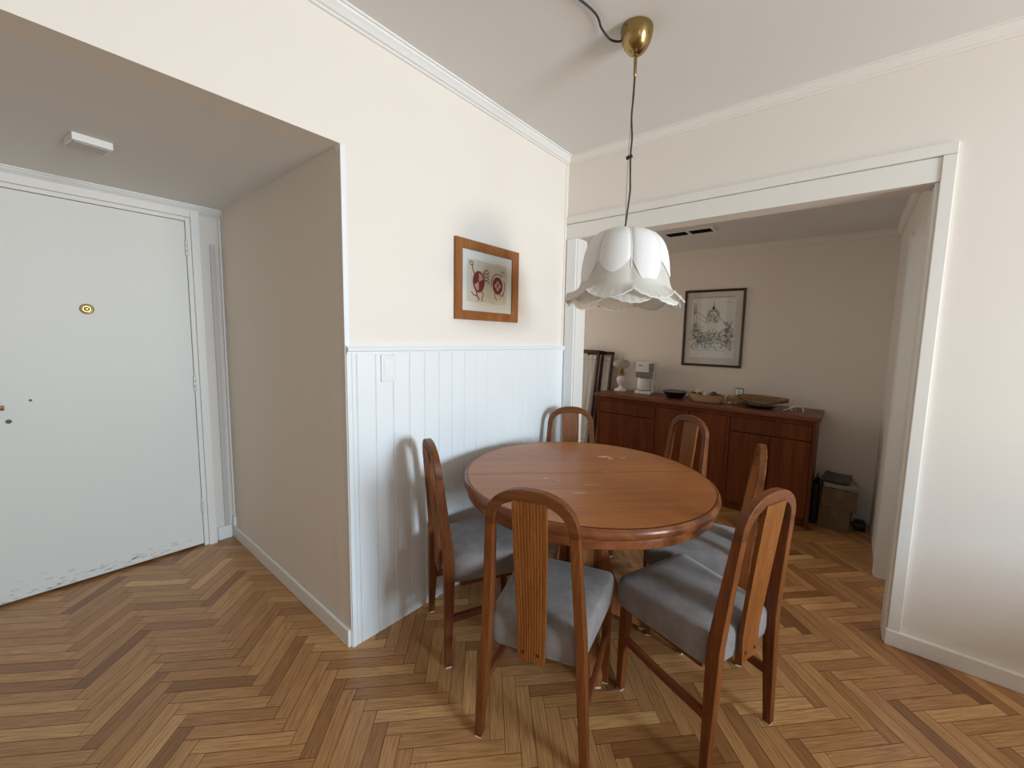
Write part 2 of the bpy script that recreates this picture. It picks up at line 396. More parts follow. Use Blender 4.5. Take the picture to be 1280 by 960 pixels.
# the nook behind the opening
bm = bmesh.new(); box(bm, FL-T, D, 0, XR+1.3, D+T, HF); struct('wall_nook_back', bm, PAINT)
bm = bmesh.new()
box(bm, FL-T, TB, 0, FL, .30, HF); box(bm, FL-T, 1.14, 0, FL, D, HF); box(bm, FL-T, .30, 0, FL, 1.14, .88); box(bm, FL-T, .30, 1.82, FL, 1.14, HF)
struct('wall_nook_left', bm, PAINT)
bm = bmesh.new()
for y in (.30, 1.095): box(bm, FL-.10, y, .88, FL-.05, y+.045, 1.82, .003)
for z in (.88, 1.775): box(bm, FL-.099, .30, z, FL-.051, 1.14, z+.045)
struct('nook_fill_window', bm, WHITE)  # unseen window frame, added to go with the nook fill
bm = bmesh.new()
box(bm, XR, .655, 0, XR+.1, D, HF); box(bm, XR, TB, 1.93, XR+.1, .655, HF)
struct('wall_nook_right', bm, PAINT)
bm = bmesh.new(); X2 = XR+1.2
box(bm, X2, TB, 0, X2+.1, .18, HF); box(bm, X2, .92, 0, X2+.1, D, HF); box(bm, X2, .18, 0, X2+.1, .92, .88); box(bm, X2, .18, 1.82, X2+.1, .92, HF)
struct('wall_passage', bm, PAINT)
bm = bmesh.new(); box(bm, X2+.02, .18, .88, X2+.06, .225, 1.82, .003); box(bm, X2+.02, .875, .88, X2+.06, .92, 1.82, .003); box(bm, X2+.021, .18, .88, X2+.059, .92, .925); box(bm, X2+.021, .18, 1.775, X2+.059, .92, 1.82)
struct('passage_fill_window', bm, WHITE)  # unseen window frame, added to go with the passage fill

# balcony window: frame in the opening
bm = bmesh.new()
for y in (WY0, (WY0+WY1)/2-.03, WY1-.06): box(bm, WX+.03, y, WZ0, WX+.09, y+.06, WZ1, .004)
for z in (WZ0, WZ1-.06): box(bm, WX+.031, WY0, z, WX+.089, WY1, z+.06)
wf = struct('window_1', bm, WHITE)

# cornices
def cornice(name, a, b, nx, ny, z0, h, d, m=WHITE):
    """stepped moulding from a to b on a wall whose room side faces (nx,ny)"""
    pr = [(0, 0), (.18, .02), (.26, .16), (.42, .2), (.60, .44), (.80, .66), (.84, .80), (1.0, .84), (1.0, 1.0), (0, 1.0)]
    bm = bmesh.new(); A, Bp = [], []
    for p, (q, ex) in ((a, (A, 0)), (b, (Bp, 0))):
        for u, v in pr: q.append(bm.verts.new((p[0]+nx*u*d, p[1]+ny*u*d, z0+v*h)))
    n = len(pr)
    bm.faces.new(A); bm.faces.new(Bp[::-1])
    for i in range(n): bm.faces.new([A[i], Bp[i], Bp[(i+1) % n], A[(i+1) % n]])
    return struct(name, bm, m)
cornice('trim_1', (0, BK), (0, 0), 1, 0, HB-.004, HC-HB+.004, .055)
cornice('trim_2', (0, 0), (WX, 0), 0, -1, HB-.004, HC-HB+.004, .05, TRIM)
cornice('trim_3', (MX, AY), (MX, -L_), 1, 0, 2.022, H2-2.022, .06)
cornice('trim_4', (FL, D), (XR, D), 0, -1, HF-.05, .05, .03, PAINT)
cornice('trim_5', (XR, TB), (XR, D), -1, 0, HF-.05, .05, .03, PAINT)

# casing of the wide opening
bm = bmesh.new()
box(bm, XR+.012, -.016, 0, XJ, 0.0, 2.1115, .003); box(bm, 0.078, -.016, 2.113, XJ, 0.0, 2.16, .003)
box(bm, .0, -.016, 2.114, .078, 0, 2.16, .003)
box(bm, 0.0, -.010, 2.014, XR+.012, 0.03, 2.110, .002)
struct('trim_6', bm, TRIM)
bm = bmesh.new(); box(bm, .014, -.014, 0, .088, 0.0, 2.012, .003); box(bm, .0, -.004, 1.29, .014, 0.0, 2.012); struct('trim_7', bm, WHITE)
bm = bmesh.new(); box(bm, XR, 0.0, 0, XR+.012, TB, 2.014, .002); box(bm, .088, 0, 0, .094, TB, 2.014); struct('trim_8', bm, TRIM)
# doorway lining in the nook's right wall
bm = bmesh.new(); box(bm, XR-.008, .635, 0, XR+.1, .6549, 1.93, .002); box(bm, XR-.012, .655, 0, XR, .71, 1.96, .003); struct('trim_9', bm, WHITE)
# skirtings
def skirt(name, x0, y0, x1, y1, h, m):
    bm = bmesh.new(); box(bm, x0, y0, 0, x1, y1, h, .004, 2); return struct(name, bm, m)
skirt('baseboard_right', XR+.006, -.022, WX, 0, .072, TRIM)
skirt('baseboard_alcove', MX+.035, -L_-.016, -.004, -L_-.0015, .078, TRIM)
skirt('baseboard_entrance', MX, -1.642, MX+.014, -L_-.02, .085, WHITE)
skirt('baseboard_nook', 1.70, D-.014, XR, D, .08, WHITE)
skirt('baseboard_near', 0, BK, WX, BK+.016, .072, TRIM)

# wainscot: vertical boards with grooves, cap rail, corner bead
edges = [-1.509+.0835*k for k in range(18)]+[-.012]
bm2 = bmesh.new()
box(bm2, 0, -L_-.002, 0, .012, -L_+.017, 1.262, .003)
y = -L_+.018
for e in edges:
    if e-y > .01:
        g = .0022
        poly = [(0.0, y+g*.2), (.0055, y+g*.2), (.009, y+g*1.6), (.009, e-g*1.6), (.0055, e-g*.2), (0.0, e-g*.2)]
        prism(bm2, poly, 2, 0, 1.262)
    y = e
box(bm2, 0, -.012, 0, .010, 0, 1.262)
struct('wall_left_wainscot', bm2, WAIN)
bm = bmesh.new()
prism(bm, [(0, 1.262), (.016, 1.262), (.016, 1.270), (.024, 1.273), (.026, 1.281), (.024, 1.287), (.012, 1.291), (.010, 1.296), (0, 1.297)], 1, -L_-.002, 0.0)
struct('trim_10', bm, WAIN)
bm = bmesh.new(); box(bm, -.004, -L_-.004, 0, .0035, -L_+.016, H2-.004, .001); struct('trim_11', bm, WAIN)
bm = bmesh.new(); box(bm, 0, -.03, 1.297, .005, 0, HB-.004, .001); struct('trim_12', bm, PAINT)
# broken plaster bit at the top of the corner bead
bm = bmesh.new()
prism(bm, [(-.045, H2), (-.004, H2), (-.014, H2-.018), (-.022, H2-.034), (-.034, H2-.014)], 1, -L_-.003, -L_-.0005)
struct('trim_13', bm, WHITE)

# ------------------------------------------------------------------ entrance door
dr = bpy.data.objects.new('door_1', None); COL.objects.link(dr); dr.location = (MX, -1.715, 0); dr['kind'] = 'structure'
bm = bmesh.new(); box(bm, -.05, -.83, .014, .012, -.0015, 1.968, .003, 2)
leaf = obj('door_leaf', bm, DOORW, dr)
bm = bmesh.new()          # chipped paint along the bottom edge
for k in range(90):
    y = -rnd.uniform(.02, .82); z = .02+abs(rnd.gauss(0, .028)); ln = rnd.uniform(.006, .05); h = rnd.uniform(.001, .0045)
    n = 7; poly = []
    for q in range(n):
        a = 2*PI*q/n; rr = rnd.uniform(.6, 1.1)
        poly.append((y+ln/2*rr*math.cos(a), z+h*rr*math.sin(a)))
    prism(bm, poly, 0, .0118, .0124)
obj('paint_chip', bm, mat('bare_wood_under_paint', (.60, .56, .48), .8, var=.3, vscale=40), leaf)['kind'] = 'stuff'
bm = bmesh.new()          # stepped frame
for a, b, d in ((0, .022, .02), (.022, .062, .034)):
    box(bm, -.05, a, 0, d, b, 1.97+b, .003); box(bm, -.05, -.832-b, 0, d, -.832-a, 1.97+b, .003)
    box(bm, -.05, -.832-a, 1.97+a, d-.0005, a, 1.97+b, .003)
obj('door_frame', bm, TRIM, dr)
for z in (1.82, 1.02, .255):
    bm = bmesh.new()
    for q in range(3): lathe(bm, [(.0065, z-.045+q*.03), (.0075, z-.043+q*.03), (.0075, z-.019+q*.03), (.0065, z-.017+q*.03)], 12, .017, .0)
    lathe(bm, [(.002, z+.045), (.005, z+.047), (.004, z+.053), (.001, z+.056)], 10, .017, .0)
    obj('hinge', bm, CHROME, dr, True)
def disc_x(bm, prof, y, z, seg=20, mi=0):      # lathe about the x axis
    rows = [[(x, y+r*math.cos(2*PI*k/seg), z+r*math.sin(2*PI*k/seg)) for k in range(seg)] for r, x in prof]
    V = grid_surface(bm, rows, close_u=True, mi=mi)
    bm.faces.new(V[-1]).material_index = mi; bm.faces.new(V[0]).material_index = mi
bm = bmesh.new(); disc_x(bm, [(.026, .012), (.026, .016), (.023, .019), (.016, .020), (.014, .016), (.0135, .016)], -.411, 1.437)
disc_x(bm, [(.0125, .0165), (.0105, .021), (.006, .022), (.001, .0225)], -.411, 1.437, mi=1)
obj('peephole', bm, [BRASS, BRASS], dr, True)
bm = bmesh.new(); disc_x(bm, [(.024, .012), (.024, .018), (.018, .021), (.009, .022), (.009, .05)], -.79, .968)
sweep(bm, [(.052, -.80, .968), (.054, -.76, .967), (.053, -.72, .965), (.050, -.698, .963)], .022, [.014, .013, .012, .010], (1, 0, 0), .5)
obj('handle', bm, mat('dark_copper', (.20, .085, .04), .4, .6), dr, True)
bm = bmesh.new(); disc_x(bm, [(.010, .012), (.010, .0135), (.0095, .014)], -.69, .893, 16); obj('lock_cylinder', bm, mat('dark_steel', (.06, .06, .065), .4, .5), dr)
bm = bmesh.new(); disc_x(bm, [(.006, .0115), (.006, .0126)], -.62, .987, 10); obj('screw_hole', bm, mat('old_filler', (.18, .16, .15), .8), dr)
# conduit strip in the alcove corner
bm = bmesh.new(); box(bm, MX, -L_-.055, .085, MX+.012, -L_-.03, 1.86, .002); box(bm, MX+.0005, -L_-.057, 1.72, MX+.0135, -L_-.028, 1.726)
struct('trim_14', bm, mat('grey_painted_conduit', (.60, .56, .53), .5))
bm = bmesh.new(); box(bm, MX, -L_-.016, 0, MX+.035, -L_, .14, .003); box(bm, MX, -L_-.010, .14, MX+.022, -L_, 2.02, .003); struct('trim_15', bm, WHITE)

# ------------------------------------------------------------------ round dining table
TC = (.70, -.832); TA, TBx, TR = .523, .563, math.radians(79.8)
TH = .75
tb = thing('dining_table', 'round reddish-brown wooden dining table with a pedestal base', 'table', (TC[0], TC[1], 0))
SEAM = math.radians(44)
def half_top(sign):
    bm = bmesh.new()
    lathe(bm, [(.10, TH-.03), (.94, TH-.03), (.94, TH-.004), (.962, TH-.002), (.968, TH), (.4, TH), (.02, TH)], 96, 0, 0, 0, TA, TBx, TR)
    nrm = Vector((-math.sin(SEAM), math.cos(SEAM), 0))*sign
    bmesh.ops.bisect_plane(bm, geom=bm.verts[:]+bm.edges[:]+bm.faces[:], plane_co=nrm*.0024, plane_no=nrm, clear_inner=True)
    es = [e for e in bm.edges if len(e.link_faces) == 1]
    bmesh.ops.holes_fill(bm, edges=es)
    bmesh.ops.rotate(bm, verts=bm.verts[:], cent=(0, 0, 0), matrix=Matrix.Rotation(-SEAM, 3, 'Z'))
    o = obj('top_leaf', bm, TABLEW, tb, True, 30); o.rotation_euler = (0, 0, SEAM)
    return o
half_top(1); half_top(-1)
bm = bmesh.new()   # moulded rim ring
lathe(bm, [(.945, TH-.035), (.945, TH-.006), (.968, TH-.006), (.972, TH-.001), (.98, TH), (.990, TH-.004), (.998, TH-.013), (1.0, TH-.021), (.996, TH-.030), (.984, TH-.037), (.972, TH-.041), (.968, TH-.0415)], 128, 0, 0, 0, TA, TBx, TR, cap=False)
obj('rim', bm, TABLER, tb, True, 40)
bm = bmesh.new()
lathe(bm, [(.93, TH-.04), (.966, TH-.040), (.970, TH-.046), (.970, TH-.070), (.964, TH-.074), (.93, TH-.074)], 96, 0, 0, 0, TA, TBx, TR, cap=False)
lathe(bm, [(.93, TH-.04), (.93, TH-.074)], 96, 0, 0, 0, TA, TBx, TR, cap=False)
obj('apron', bm, TABLER, tb, True, 30)
bm = bmesh.new(); lathe(bm, [(.05, TH-.028), (.935, TH-.028), (.935, TH-.036), (.05, TH-.036)], 64, 0, 0, 0, TA, TBx, TR); obj('underside_board', bm, TABLEP, tb)
bm = bmesh.new(); box(bm, -.075, -.075, .12, .075, .075, .70, .008); box(bm, -.22, -.05, .672, .22, .05, .712, .004); box(bm, -.05, -.22, .6721, .05, .22, .7121, .004)
col = obj('pedestal_column', bm, CHAIRW, tb); col.rotation_euler = (0, 0, math.radians(43))
legp = [(.06, .60), (.085, .60), (.098, .52), (.110, .42), (.128, .33), (.16, .245), (.20, .165), (.25, .105), (.305, .072), (.325, .05), (.325, .012), (.275, .012), (.27, .03), (.22, .052), (.16, .085), (.11, .11), (.06, .12)]
for k in range(4):
    bm = bmesh.new(); prism(bm, legp, 1, -.026, .026)
    bmesh.ops.bevel(bm, geom=[e for e in bm.edges if abs(e.verts[0].co.y-e.verts[1].co.y) < .001], offset=.004, segments=2, affect='EDGES')
    lg = obj('leg', bm, TABLEP, tb, True, 30); lg.rotation_euler = (0, 0, math.radians(43+90*k))
    bm = bmesh.new(); box(bm, .278, -.022, 0, .322, .022, .012, .002); obj('foot_pad', bm, FELT, lg)

# ------------------------------------------------------------------ chairs
HWF, HWT, CHH = .1824, .1345, .902
def leany(z): return -.05*max(0, (z-.42)/.48)**1.1+.008*min(z, .42)/.42
def halfw(z): return HWF+(HWT-HWF)*min(1, z/.79)
def make_chair(label):
    t = thing('dining_chair', label, 'chair', group='six dining chairs around the table')
    zs = [.006, .1, .2, .3, .36, .42, .5, .6, .7, .775]
    for s in (-1, 1):
        bm = bmesh.new()
        dep = [.026, .030, .035, .040, .043, .044, .041, .036, .031, .028]
        wid = [.026, .027, .029, .030, .030, .030, .030, .029, .029, .029]
        sweep(bm, [(s*halfw(z), leany(z), z) for z in zs], wid, dep, (0, 1, 0), .15)
        lg = obj('leg', bm, CHAIRW, t, True, 22)
        bm = bmesh.new(); box(bm, s*halfw(0)-.011, -.011, 0, s*halfw(0)+.011, .011, .006); obj('foot_pad', bm, FELT, lg)
    for s in (-1, 1):
        bm = bmesh.new()
        sweep(bm, [(s*.176, .372, .006), (s*.174, .370, .12), (s*.171, .368, .25), (s*.168, .366, .345)], [.024, .028, .031, .033], [.024, .030, .034, .036], (0, 1, 0), .15)
        lg = obj('leg', bm, CHAIRW, t, True, 22)
        bm = bmesh.new(); box(bm, s*.176-.010, .362, 0, s*.176+.010, .382, .006); obj('foot_pad', bm, FELT, lg)
    bm = bmesh.new()     # arched crest rail
    pts, wd = [], []
    e = 2.35; z0 = .775; a, b = HWT, CHH-.017-.775
    for k in range(25):
        an = PI*k/24
        c, s_ = math.cos(an), math.sin(an)
        x = math.copysign(abs(c)**(2/e), c)*a; z = z0+abs(s_)**(2/e)*b
        pts.append((x, leany(z), z)); wd.append(.029+.007*s_)
    sweep(bm, pts, wd, .027, (0, 1, 0), .18)
    obj('crest_rail', bm, CHAIRX, t, True, 22)
    bm = bmesh.new()     # splat with fine vertical flutes
    rows = []
    nx = 33
    zz = [.335, .36, .42, .5, .6, .7, .8, .868]
    for z in zz:
        hw = .044+.010*min(1, max(0, (z-.335)/.40))
        yo = leany(z)-.012
        row = []
        for i in range(nx):
            u = -1+2*i/(nx-1)
            fl = .0009*(1 if i % 3 == 1 and abs(u) < .93 else 0)
            row.append((u*hw, yo-.007+fl, z))
        for i in range(nx):
            u = 1-2*i/(nx-1)
            fl = .0009*(1 if i % 3 == 1 and abs(u) < .93 else 0)
            row.append((u*hw, yo+.007-fl, z))
        rows.append(row)
    V = grid_surface(bm, rows, close_u=True); bm.faces.new(V[0]); bm.faces.new(V[-1])
    sp = obj('splat', bm, SPLATW, t)
    for s in (-1, 1):
        bm = bmesh.new()
        rows = [[(s*.025+r*math.cos(2*PI*k/10), -.0125-d, .362+r*math.sin(2*PI*k/10)) for k in range(10)] for r, d in ((.005, -.002), (.005, .0015), (.003, .0025))]
        V = grid_surface(bm, rows, close_u=True); bm.faces.new(V[-1]); obj('screw', bm, DKWOOD, sp)
    bm = bmesh.new()     # upholstered cushion
    def cush(u, v, z):
        hw = .160+.037*v; return (u*hw, .010+v*.400, z)
    n = 14; prof = [(.86, .334), (.955, .337), (.985, .347), (1.0, .372), (1.0, .412), (.992, .428), (.97, .439), (.92, .446), (.75, .452), (.4, .456)]
    rows = []
    for sc, z in prof:
        row = []
        for k in range(56):
            an = 2*PI*k/56; c, s_ = math.cos(an), math.sin(an); ex = 2/13
            u = math.copysign(abs(c)**ex, c); v = math.copysign(abs(s_)**ex, s_)
            du = 1-(1-sc)*.30 if sc > .9 else sc*.97+.02
            row.append(cush(u*sc, .5+.5*v*sc, z))
        rows.append(row)
    V = grid_surface(bm, rows, close_u=True); bm.faces.new(V[0]); bm.faces.new(V[-1])
    obj('seat', bm, FABRIC, t, True, 60)
    bm = bmesh.new()
    for s in (-1, 1): sweep(bm, [(s*.130, .07, .320), (s*.140, .33, .320)], .022, .028, (0, 0, 1), .2)
    box(bm, -.140, .060, .308, .140, .080, .336, .002); box(bm, -.150, .335, .306, .150, .357, .336, .002)
    obj('seat_frame', bm, CHAIRX, t)
    for s in (-1, 1):
        bm = bmesh.new(); sweep(bm, [(s*halfw(.2), .012, .195), (s*.174, .2, .203), (s*.172, .36, .212)], .018, .028, (0, 0, 1), .3)
        obj('stretcher', bm, CHAIRY, t, True, 30)
    return t
POSE = [  # origin x, y, facing dir, label
    ((.876, -1.420), (-.30, .954), 'dining chair closest to the viewer, its back turned to the camera'),
    ((1.402, -.964), (-.940, .342), 'dining chair at the right front of the table, splat catching the light'),
    ((.236, -1.273), (.455, .891), 'dining chair seen edge-on beside the white panelled wall, left of the table'),
    ((1.285, -.402), (-.975, -.22), 'dining chair seen edge-on behind the right front chair, facing left'),
    ((.207, -.190), (.619, -.785), 'dining chair in the corner by the white wall, before the folding screen'),
    ((.846, .072), (-.49, -.872), 'dining chair facing the camera across the table, before the sideboard doors'),
]
c0 = make_chair(POSE[0][2])
for i, (p, f, lab) in enumerate(POSE):
    c = c0 if i == 0 else copy_tree(c0)
    c.location = (p[0], p[1], 0); c.rotation_euler = (0, 0, math.atan2(f[1], f[0])-PI/2); c['label'] = lab

# ------------------------------------------------------------------ sideboard
SY = 1.085; SX0, SX1 = -.315, 1.445; SZ = .80
sb = thing('sideboard', 'long dark reddish wooden sideboard against the back wall of the nook', 'sideboard', ((SX0+SX1)/2, SY, 0))
ox = -(SX0+SX1)/2
def sx(x): return x+ox
bm = bmesh.new()
dp = D-SY-.012
box(bm, sx(SX0), .018, .06, sx(SX0)+.02, dp, SZ); box(bm, sx(SX1)-.02, .0, .0, sx(SX1), dp, SZ)
box(bm, sx(SX0)+.02, .03, .06, sx(SX1)-.02, dp, SZ)
for x in (SX0+.01, .25, .87): box(bm, sx(x)-.010, .004, .06, sx(x)+.010, .031, SZ-.0005)
box(bm, sx(SX0)+.002, .001, .765, sx(SX1)-.0205, .032, SZ-.001)
box(bm, sx(SX0)+.005, .035, 0, sx(SX1)-.021, dp-.02, .059)
obj('carcass', bm, SIDEW, sb)
bm = bmesh.new(); box(bm, sx(SX0)-.022, -.028, SZ, sx(SX1)+.024, D-SY-.004, SZ+.034, .006, 3); obj('top', bm, SIDET, sb, True)
def front(name, x0, x1, z0, z1):
    bm = bmesh.new(); g = .003
    box(bm, sx(x0)+g, .008, z0+g, sx(x1)-g, .029, z1-g, .002)
    return obj(name, bm, SIDEW, sb)
front('drawer', SX0+.02, .24, .648, .764); front('door', SX0+.02, .24, .065, .645)
front('door', .26, .562, .065, .764); front('door', .562, .86, .065, .764)
front('drawer', .88, SX1-.02, .648, .764); front('door', .88, 1.165, .065, .645); front('door', 1.165, SX1-.02, .065, .645)
ST = SZ+.034
# ---- things on the sideboard
t = thing('oil_lamp', 'white porcelain oil lamp with glass chimney at the left end of the sideboard', 'lamp', (-.215, 1.375, ST))
bm = bmesh.new(); lathe(bm, [(.066, 0), (.068, .006), (.060, .014), (.040, .022), (.024, .030), (.018, .042), (.020, .052), (.030, .060), (.040, .085), (.046, .105), (.040, .125), (.026, .132), (.022, .140)], 28); obj('base', bm, PORC, t, True)
bm = bmesh.new(); lathe(bm, [(.023, .140), (.032, .150), (.033, .170), (.024, .182), (.020, .192), (.026, .198), (.026, .204), (.018, .210)], 24); obj('burner', bm, BRASS, t, True)
bm = bmesh.new(); lathe(bm, [(.022, .206), (.055, .212), (.082, .232), (.088, .255), (.070, .276), (.045, .288)], 28, cap=False); obj('globe', bm, shade_mat('milky_lamp_glass', (.62, .60, .56), .5), t, True)
bm = bmesh.new(); lathe(bm, [(.018, .21), (.027, .24), (.028, .26), (.020, .30), (.017, .33), (.0175, .365)], 20, cap=False); obj('chimney', bm, GLASS, t, True)
t.scale = (1, 1, 1.08)
t = thing('coffee_maker', 'white drip coffee maker with a grey band on the sideboard beside the oil lamp', 'coffee maker', (.055, 1.345, ST), math.radians(8))
bm = bmesh.new(); box(bm, -.078, -.09, 0, .078, .09, .030, .010, 3); box(bm, -.075, .03, .028, .075, .088, .20, .006); box(bm, -.075, -.075, .175, .075, .09, .305, .010, 3); obj('body', bm, PLASTIC, t, True)
bm = bmesh.new(); box(bm, -.0765, -.0765, .160, .0765, -.045, .213, .004); obj('band', bm, GREYP, t); tag(t.children[-1], 'grey band')
bm = bmesh.new(); box(bm, .045, -.0772, .2131, .0768, -.02, .296, .004); obj('water_gauge', bm, GREYP, t)
bm = bmesh.new(); box(bm, -.052, -.0775, .270, -.018, -.0745, .278); obj('badge', bm, GREYP, t)
bm = bmesh.new(); lathe(bm, [(.050, .034), (.056, .040), (.060, .060), (.058, .120), (.054, .150), (.03, .156)], 32, -.008, -.018, 0, 1.08, .95); sweep(bm, [(.058, -.03, .060), (.084, -.045, .066), (.084, -.045, .125), (.050, -.03, .138)], .012, .014, (.5, .9, 0), .4)
jg = obj('jug', bm, PORC, t, True)
bm = bmesh.new(); lathe(bm, [(.052, .030), (.060, .031), (.060, .038), (.052, .0385)], 32, -.008, -.018); obj('hotplate', bm, GREYP, t, True)
bm = bmesh.new(); tube(bm, catmull([(-.13, 1.41, ST+.0045), (-.115, 1.435, ST+.03), (-.08, 1.45, ST+.045), (-.045, 1.45, ST+.02), (-.01, 1.448, ST+.0045)]), .0035); tag(obj('power_cord', bm, PLASTIC, None, True), 'pale power cord looping behind the coffee maker', 'cord')
t = thing('bowl', 'wide shallow black bowl left of the straw basket on the sideboard', 'bowl', (.373, 1.265, ST))
bm = bmesh.new(); lathe(bm, [(.058, 0), (.066, .004), (.084, .026), (.102, .054), (.106, .059), (.101, .059), (.080, .030), (.055, .010), (.004, .008)], 40); obj('dish', bm, BLACK, t, True)
bm = bmesh.new(); lathe(bm, [(.101, .057), (.108, .057), (.109, .061), (.104, .063), (.100, .060)], 40); obj('rim', bm, mat('dark_bronze_rim', (.05, .04, .035), .35), t, True)
# straw basket and what lies in it
BX, BY = .642, 1.26
bm = bmesh.new()
lathe(bm, [(.115, 0), (.132, .004), (.142, .026), (.147, .058), (.144, .062), (.137, .058), (.132, .030), (.120, .014), (.003, .012)], 64, 0, 0, 0, 1.0, .62)
for v in bm.verts:
    if v.co.z > .012 and Vector((v.co.x, v.co.y)).length > .07: v.co.z += .002*math.sin(40*math.atan2(v.co.y, v.co.x))
bk = thing('basket', 'oval woven straw basket full of shells in the middle of the sideboard top', 'basket', (BX, BY, ST), math.radians(-4))
obj('bowl_body', bm, WICKER, bk, True)
bm = bmesh.new(); tube(bm, [(.146*math.cos(a), .0905*math.sin(a), .061+.002*math.sin(a*20)) for a in [2*PI*k/64 for k in range(65)]], .005, 6); obj('braided_rim', bm, WICKER, bk, True)
def shell(loc, r, m, label, rx, sq=.7, name='seashell'):
    bm = bmesh.new(); rows = []
    for i in range(9):
        th = PI*i/8
        rows.append([(r*math.sin(th)*(1+.10*math.cos(7*a))*math.cos(a), r*math.sin(th)*(1+.10*math.cos(7*a))*math.sin(a)*.8, r*sq*math.cos(th)) for a in [2*PI*k/28 for k in range(28)]])
    grid_surface(bm, rows, close_u=True); bmesh.ops.remove_doubles(bm, verts=bm.verts[:], dist=1e-5)
    o = tag(obj(name, bm, m, None, True, 60), label, 'shell', 'shells in the straw basket'); o.location = loc; o.rotation_euler = rx
    return o
bz = ST+.058
shell((BX-.098, BY-.016, bz), .024, DSHELL, 'dark brown shell at the left end of the straw basket', (.3, .5, .2))
shell((BX-.064, BY+.020, bz+.016), .029, SHELL, 'largest pale shell, heaped highest at the left of the straw basket', (.5, .2, 1.2), .85)
shell((BX-.044, BY-.026, bz+.002), .022, DSHELL, 'dark shell at the front of the straw basket between two pale shells', (.1, .6, .4))
shell((BX+.001, BY-.028, bz+.004), .023, SHELL, 'pale shell lying at the front rim in the middle of the basket', (.2, .9, .9))
shell((BX+.010, BY+.020, bz+.006), .023, mat('grey_shell', (.52, .47, .42), .5, var=.2, vscale=50), 'greyish shell behind the middle of the straw basket', (.7, .1, .3))
shell((BX+.062, BY-.004, bz+.012), .028, DSHELL, 'largest dark shell, toward the right of the straw basket', (.4, .4, 2), .8)
shell((BX+.106, BY-.008, bz+.004), .017, DSHELL, 'small dark brown shell at the right end of the straw basket', (.2, .2, .5))
# pebbles / seed pods right of the basket
def pod(loc, r, m, label, sx=1.3):
    bm = bmesh.new(); bmesh.ops.create_uvsphere(bm, u_segments=16, v_segments=10, radius=r)
    for v in bm.verts:
        v.co.x *= sx; v.co.z *= .8
        v.co *= 1+.06*math.sin(9*math.atan2(v.co.y, v.co.z)+v.co.x*60)
    mz = min(v.co.z for v in bm.verts)
    for v in bm.verts: v.co.z -= mz
    o = tag(obj('seed_pod', bm, m, None, True, 60), label, 'seed pod', 'seed pods beside the straw basket'); o.location = loc
PODM = mat('brown_pod', (.30, .17, .10), .6, var=.35, vscale=60)
PODL = mat('tan_pod', (.46, .30, .18), .6, var=.3, vscale=60)
pod((.80, 1.23, ST), .018, PODM, 'brown seed pod touching the right end of the straw basket')
pod((.838, 1.225, ST), .016, PODL, 'tan seed pod in the middle of the three beside the basket')
pod((.878, 1.245, ST), .017, PODM, 'brown seed pod nearest the long wooden dish')
t = thing('woven_box', 'small low tan woven box under the white clock on the sideboard', 'box', (.862, 1.395, ST), math.radians(4))
bm = bmesh.new(); box(bm, -.078, -.055, 0, .078, .055, .038, .006, 3); obj('body', bm, WICKER, t, True)
bm = bmesh.new(); box(bm, -.081, -.058, .038, .081, .058, .052, .006, 3); obj('lid', bm, WICKER, t, True)
t = thing('alarm_clock', 'tiny white square clock standing on the woven box behind the seed pods', 'clock', (.872, 1.40, ST+.052), math.radians(6))
bm = bmesh.new(); box(bm, -.034, -.016, .004, .034, .016, .074, .010, 3); obj('case', bm, mat('dark_green_case', (.16, .19, .15), .4), t, True)
bm = bmesh.new(); box(bm, -.028, -.0185, .010, .028, -.0155, .066, .003); fc = obj('dial', bm, mat('clock_face_white', (.80, .82, .78), .4), t)
bm = bmesh.new(); box(bm, -.0015, -.0195, .038, .0015, -.0184, .058); box(bm, -.001, -.0196, .0365, .016, -.0185, .0395); obj('hands', bm, BLACK, fc)
for q in (-.02, .02):
    bm = bmesh.new(); box(bm, q-.006, -.012, 0, q+.006, .012, .006); obj('foot', bm, BLACK, t)
# dark oval plate with pale inside + long boat-shaped wooden dish resting on it
t = thing('plate', 'dark oval plate with a pale glazed inside under the boat-shaped dish', 'plate', (1.06, 1.215, ST))
bm = bmesh.new(); lathe(bm, [(.07, 0), (.085, .003), (.115, .018), (.125, .026), (.121, .0275)], 40, sy=.66); obj('dish', bm, BLACK, t, True)
bm = bmesh.new(); lathe(bm, [(.121, .0272), (.112, .0205), (.084, .007), (.003, .006)], 40, sy=.655); obj('glazed_inside', bm, mat('pale_glaze', (.72, .68, .64), .25), t, True)
bm = bmesh.new(); rows = []
for i in range(25):
    s_ = -1+2*i/24; x = s_*.185; hw = .066*(1-abs(s_)**2.2)+.003; zb = .0285+(.022 if s_ > 0 else .014)*abs(s_)**2.2; h = .026+.006*abs(s_)
    row = []
    for k in range(9):
        a = PI*k/8; row.append((x, -hw*math.cos(a), zb+h-(h)*math.sin(a)))
    for k in range(9):
        a = PI-PI*k/8; row.append((x, -hw*.86*math.cos(a), zb+h+.003-(h*.72)*math.sin(a)))
    rows.append(row)
V = grid_surface(bm, rows, close_u=True); bm.faces.new(V[0]); bm.faces.new(V[-1])
o = tag(obj('wooden_dish', bm, BOATW, None, True, 50), 'long boat-shaped wooden dish with upturned ends toward the right of the sideboard', 'dish'); o.location = (1.07, 1.285, ST+.014); o.rotation_euler = (.38, 0, math.radians(-7))
bm = bmesh.new()
tube(bm, catmull([(-.075, -.05, .008), (-.05, -.02, .012), (-.03, -.01, .026), (0, 0, .036), (.03, .006, .038), (.06, .01, .040)], 5), [.007]*8+[.010]*18, 8)
